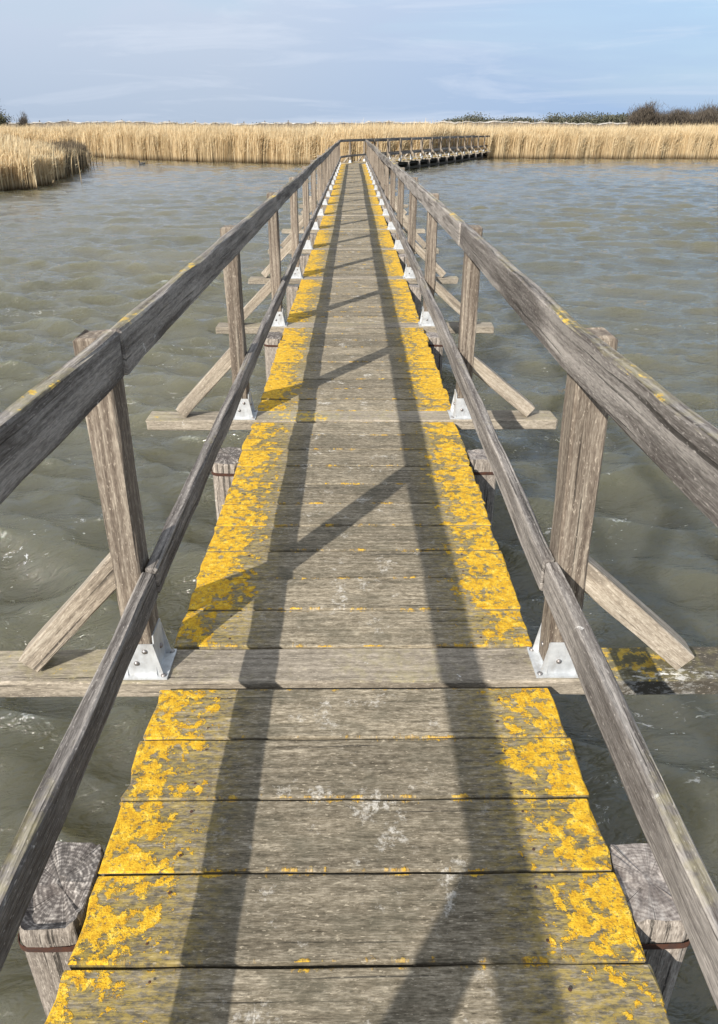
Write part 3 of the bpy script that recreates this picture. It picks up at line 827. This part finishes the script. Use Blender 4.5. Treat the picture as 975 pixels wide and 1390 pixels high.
# ------------------------------------------------------------------ windbreak fence far behind the reeds
def far_fence():
    Y = 118.0; root = tag(empty('windbreak_fence', (-4, Y, WATER_Z+.2)), 'long low post fence topped with pale sheeting, far behind the reed belt', 'fence')
    gz = WATER_Z+.2
    x = -58.0; tops = []; k = 0
    mw = simple('weathered_post', (.12, .10, .085), .9)
    while x < 50:
        h = 2.80+.07*math.sin(x*.13)+random.gauss(0, .06)
        mb = MB(); timber(mb, [(x+4, 0, 0), (x+4+random.gauss(0, .05), 0, h+random.uniform(.0, .22))], .13, .13, (1, 0, 0), (0, 1, 0), step=3)
        mb.build('fence_post', mw, root); tops.append((x, h)); x += random.uniform(3.0, 4.4); k += 1
    # sheeting: sagging pale roll along the top and brush panel below
    mb = MB(); mb2 = MB(); S = []
    for i in range(len(tops)-1):
        (xa, ha), (xb, hb) = tops[i], tops[i+1]
        for j in range(6):
            t = j/6; S.append((xa+(xb-xa)*t, ha+(hb-ha)*t-.16*4*t*(1-t)*random.uniform(.2, 1.3)+random.gauss(0, .045)))
    def strip(m, top, bot, y, th):
        V = []; F = []
        for (xx, zt), (_, zb) in zip(top, bot):
            V += [(xx+4, y-th, zt), (xx+4, y+th, zt), (xx+4, y+th, zb), (xx+4, y-th, zb)]
        for i in range(len(top)-1):
            for j in range(4): a = i*4+j; b = i*4+(j+1) % 4; F.append((a, a+4, b+4, b))
        m.add(V, F)
    thick = [.05+.13*math.sin(i*.31)**2*random.random()+abs(random.gauss(0, .06)) for i in range(len(S))]
    strip(mb, [(a, b) for a, b in S], [(a, b-thick[i]) for i, (a, b) in enumerate(S)], -.05, .09)
    mb.build('sheeting', simple('pale_sheeting', (.36, .34, .31), .8, .6, 1.6), root)
    strip(mb2, [(a, b-thick[i]-.02) for i, (a, b) in enumerate(S)], [(a, .02) for a, b in S], -.02, .03)
    mb2.build('brush_panel', simple('brush_panel', (.20, .165, .12), .95, .5, 2.5), root)
far_fence()

# ------------------------------------------------------------------ shrubs and trees
def leafmat(name, c0, c1, c2):
    g = G(name); rn = g.attr('rnd', 'Fac')
    g.put(g.b.inputs['Base Color'], g.ramp(rn, [(0, c0), (.5, c1), (1, c2)])); g.b.inputs['Roughness'].default_value = .85
    g.b.inputs['Specular IOR Level'].default_value = .15
    return g.m
M_TWIG = leafmat('brown_twigs', (.042, .035, .030), (.085, .072, .057), (.145, .122, .094))
M_OLIVE = leafmat('olive_foliage', (.045, .047, .033), (.085, .088, .062), (.13, .128, .092))
M_DGREEN = leafmat('dark_foliage', (.035, .038, .022), (.07, .073, .045), (.12, .115, .075))
M_BARK = simple('bark', (.09, .07, .055), .95, .3, 8)

def quads(V, rnd, name, mat, parent=None, loc=None):
    me = bpy.data.meshes.new(name); n = len(V)
    me.vertices.add(n*4); me.vertices.foreach_set('co', V.astype(np.float32).ravel())
    me.loops.add(n*4); me.loops.foreach_set('vertex_index', np.arange(n*4, dtype=np.int32))
    me.polygons.add(n); me.polygons.foreach_set('loop_start', np.arange(0, n*4, 4, dtype=np.int32)); me.update(calc_edges=True)
    a = me.attributes.new('rnd', 'FLOAT', 'POINT'); a.data.foreach_set('value', np.repeat(rnd, 4).astype(np.float32))
    me.materials.append(mat); o = bpy.data.objects.new(name, me); COL.objects.link(o)
    if parent: o.parent = parent
    if loc is not None: o.location = loc
    return o

def shrub(name, x, y, h, wdt, mat, label, cat, group=None, twiggy=True, n=6000, gz=WATER_Z+.2, density=1.0):
    root = tag(empty(name, (x, y, gz)), label, cat, group)
    mb = MB(); tips = []
    nb = 9
    for i in range(nb):
        a = random.uniform(0, 6.28); sp = random.uniform(.05, 1)*wdt*.42
        p = [Vector((random.gauss(0, .12), random.gauss(0, .12), 0))]
        e = Vector((math.cos(a)*sp, math.sin(a)*sp, h*random.uniform(.55, .9)*(1-.25*(sp/(wdt*.5))**2)))
        for q in range(1, 5):
            t = q/4; p.append(p[0].lerp(e, t)+Vector((random.gauss(0, .08), random.gauss(0, .08), h*.10*math.sin(t*3.1))))
        n8 = 5; V = []; F = []
        for q, c in enumerate(p):
            rr = .07*(1-.8*q/4)*h/4+.008
            for j in range(n8): V.append((c.x+rr*math.cos(j*6.283/n8), c.y+rr*math.sin(j*6.283/n8), c.z))
        for q in range(4):
            for j in range(n8): F.append((q*n8+j, q*n8+(j+1) % n8, (q+1)*n8+(j+1) % n8, (q+1)*n8+j))
        mb.add(V, F); tips += [p[2], p[3], p[4]]
        for _ in range(3):
            b = random.choice(p[1:]); tips.append(b+Vector((random.gauss(0, .12)*wdt, random.gauss(0, .12)*wdt, random.uniform(0, .16)*h)))
    mb.build('trunk', M_BARK, root)
    tips = np.array([tuple(t) for t in tips]); c = tips[rng.integers(0, len(tips), n)]
    c = c+rng.normal(0, 1, (n, 3))*np.array([.13*wdt, .12*wdt, .07*h])
    c[:, 2] = np.clip(c[:, 2], .1, None)
    if twiggy:
        ln = rng.uniform(.15, .55, n)*h/4; d = rng.normal(0, .45, (n, 3)); d[:, 2] = 1; d /= np.linalg.norm(d, axis=1)[:, None]
        s = np.cross(d, rng.normal(0, 1, (n, 3))); s /= np.linalg.norm(s, axis=1)[:, None]; s *= .018
        V = np.stack([c-s, c+s, c+d*ln[:, None]+s*.3, c+d*ln[:, None]-s*.3], 1)
    else:
        a = rng.normal(0, 1, (n, 3)); a /= np.linalg.norm(a, axis=1)[:, None]; b = np.cross(a, rng.normal(0, 1, (n, 3))); b /= np.linalg.norm(b, axis=1)[:, None]
        sz = rng.uniform(.05, .13, n)[:, None]; V = np.stack([c-a*sz, c-b*sz*.6, c+a*sz, c+b*sz*.6], 1)
    quads(V, rng.random(n), 'crown', mat, root)

rs = random.getstate()
# right: bare brown scrub; px = 857..975 at about 95 m
specs = [(35.8, 98, 4.35, 3.6, 'tall dense brown bare shrub at the left end of the right hand scrub'),
         (38.2, 101, 4.0, 4.6, 'low open brown bare shrub with thin upright twigs, second from the left in the scrub'),
         (40.4, 99, 4.2, 4.8, 'brown bare shrub with a spiky top, third from the left in the scrub'),
         (42.9, 97, 4.2, 5.6, 'broad rounded brown bare shrub, fourth from the left in the scrub'),
         (46.0, 99, 4.4, 6.4, 'broad dark bare shrub cut by the right edge of the photo')]
for x, y, h, wd_, lb in specs:
    shrub('bare_shrub', x, y, h, wd_, M_TWIG, lb, 'shrub', 'bare scrub behind the reeds on the right', n=15000)
shrub('bushy_tree', -48.2, 108, 4.9, 5.2, M_DGREEN, 'dark bushy tree standing behind the reeds at the far left edge', 'tree', 'trees behind the reeds on the left', twiggy=False, n=9000)
shrub('bushy_tree', -45.2, 110, 3.7, 1.6, M_TWIG, 'small thin bare tree just right of the dark bushy tree at the far left', 'tree', 'trees behind the reeds on the left', n=2200)

# far woodland line: one mass
def woodline():
    C = []; 
    def add(x0, x1, Y, h0, h1, n, nn):
        for i in range(n):
            x = random.uniform(x0, x1); h = random.uniform(h0, h1); ww = random.uniform(2.5, 6)
            c = rng.normal(0, 1, (nn, 3))*np.array([ww*.5, 2, h*.22])+np.array([x, Y+random.uniform(-10, 10), h*.62])
            c[:, 2] = np.minimum(np.abs(c[:, 2]), h*rng.uniform(.8, 1.05, nn)); C.append(c)
    add(37, 107, 300, 4.6, 6.6, 60, 700)
    add(43, 46, 295, 6.6, 7.4, 2, 600)
    add(73, 110, 290, 5.8, 7.6, 26, 700)
    add(-120, -110, 300, 3.2, 4.0, 9, 260)
    add(-77, -64, 300, 3.4, 4.0, 10, 260)
    add(-35, -28, 300, 3.6, 4.6, 6, 260)
    add(-12, 37, 300, 3.0, 3.9, 14, 260)
    c = np.concatenate(C); n = len(c)
    a = rng.normal(0, 1, (n, 3)); a /= np.linalg.norm(a, axis=1)[:, None]; b = np.cross(a, rng.normal(0, 1, (n, 3))); b /= np.linalg.norm(b, axis=1)[:, None]
    sz = rng.uniform(.12, .36, n)[:, None]; V = np.stack([c-a*sz, c-b*sz*.7, c+a*sz, c+b*sz*.7], 1)
    V[:, :, 2] += WATER_Z
    o = quads(V, rng.random(n), 'woodland', M_OLIVE); tag(o, 'distant grey green line of trees on the horizon', 'woodland', None, 'stuff')
woodline()

# ------------------------------------------------------------------ small water bird
def bird():
    root = tag(empty('water_bird', (-13.6, 50.5, WATER_Z)), 'tiny dark water bird floating in front of the far reeds on the left', 'bird')
    mb = MB()
    def ell(c, r, n=12, m=8):
        V = []; F = []
        for i in range(m+1):
            th = math.pi*i/m
            for j in range(n):
                ph = 2*math.pi*j/n; V.append((c[0]+r[0]*math.sin(th)*math.cos(ph), c[1]+r[1]*math.sin(th)*math.sin(ph), c[2]+r[2]*math.cos(th)))
        for i in range(m):
            for j in range(n): F.append((i*n+j, (i+1)*n+j, (i+1)*n+(j+1) % n, i*n+(j+1) % n))
        mb.add(V, F)
    ell((0, 0, .05), (.20, .10, .085)); ell((-.15, 0, .12), (.045, .035, .09)); ell((-.17, 0, .20), (.055, .035, .04)); ell((-.235, 0, .195), (.03, .014, .012)); ell((.2, 0, .09), (.08, .04, .03))
    mb.build('body', simple('dark_plumage', (.03, .028, .026), .6, .3, 30), root, smooth=True)
bird()
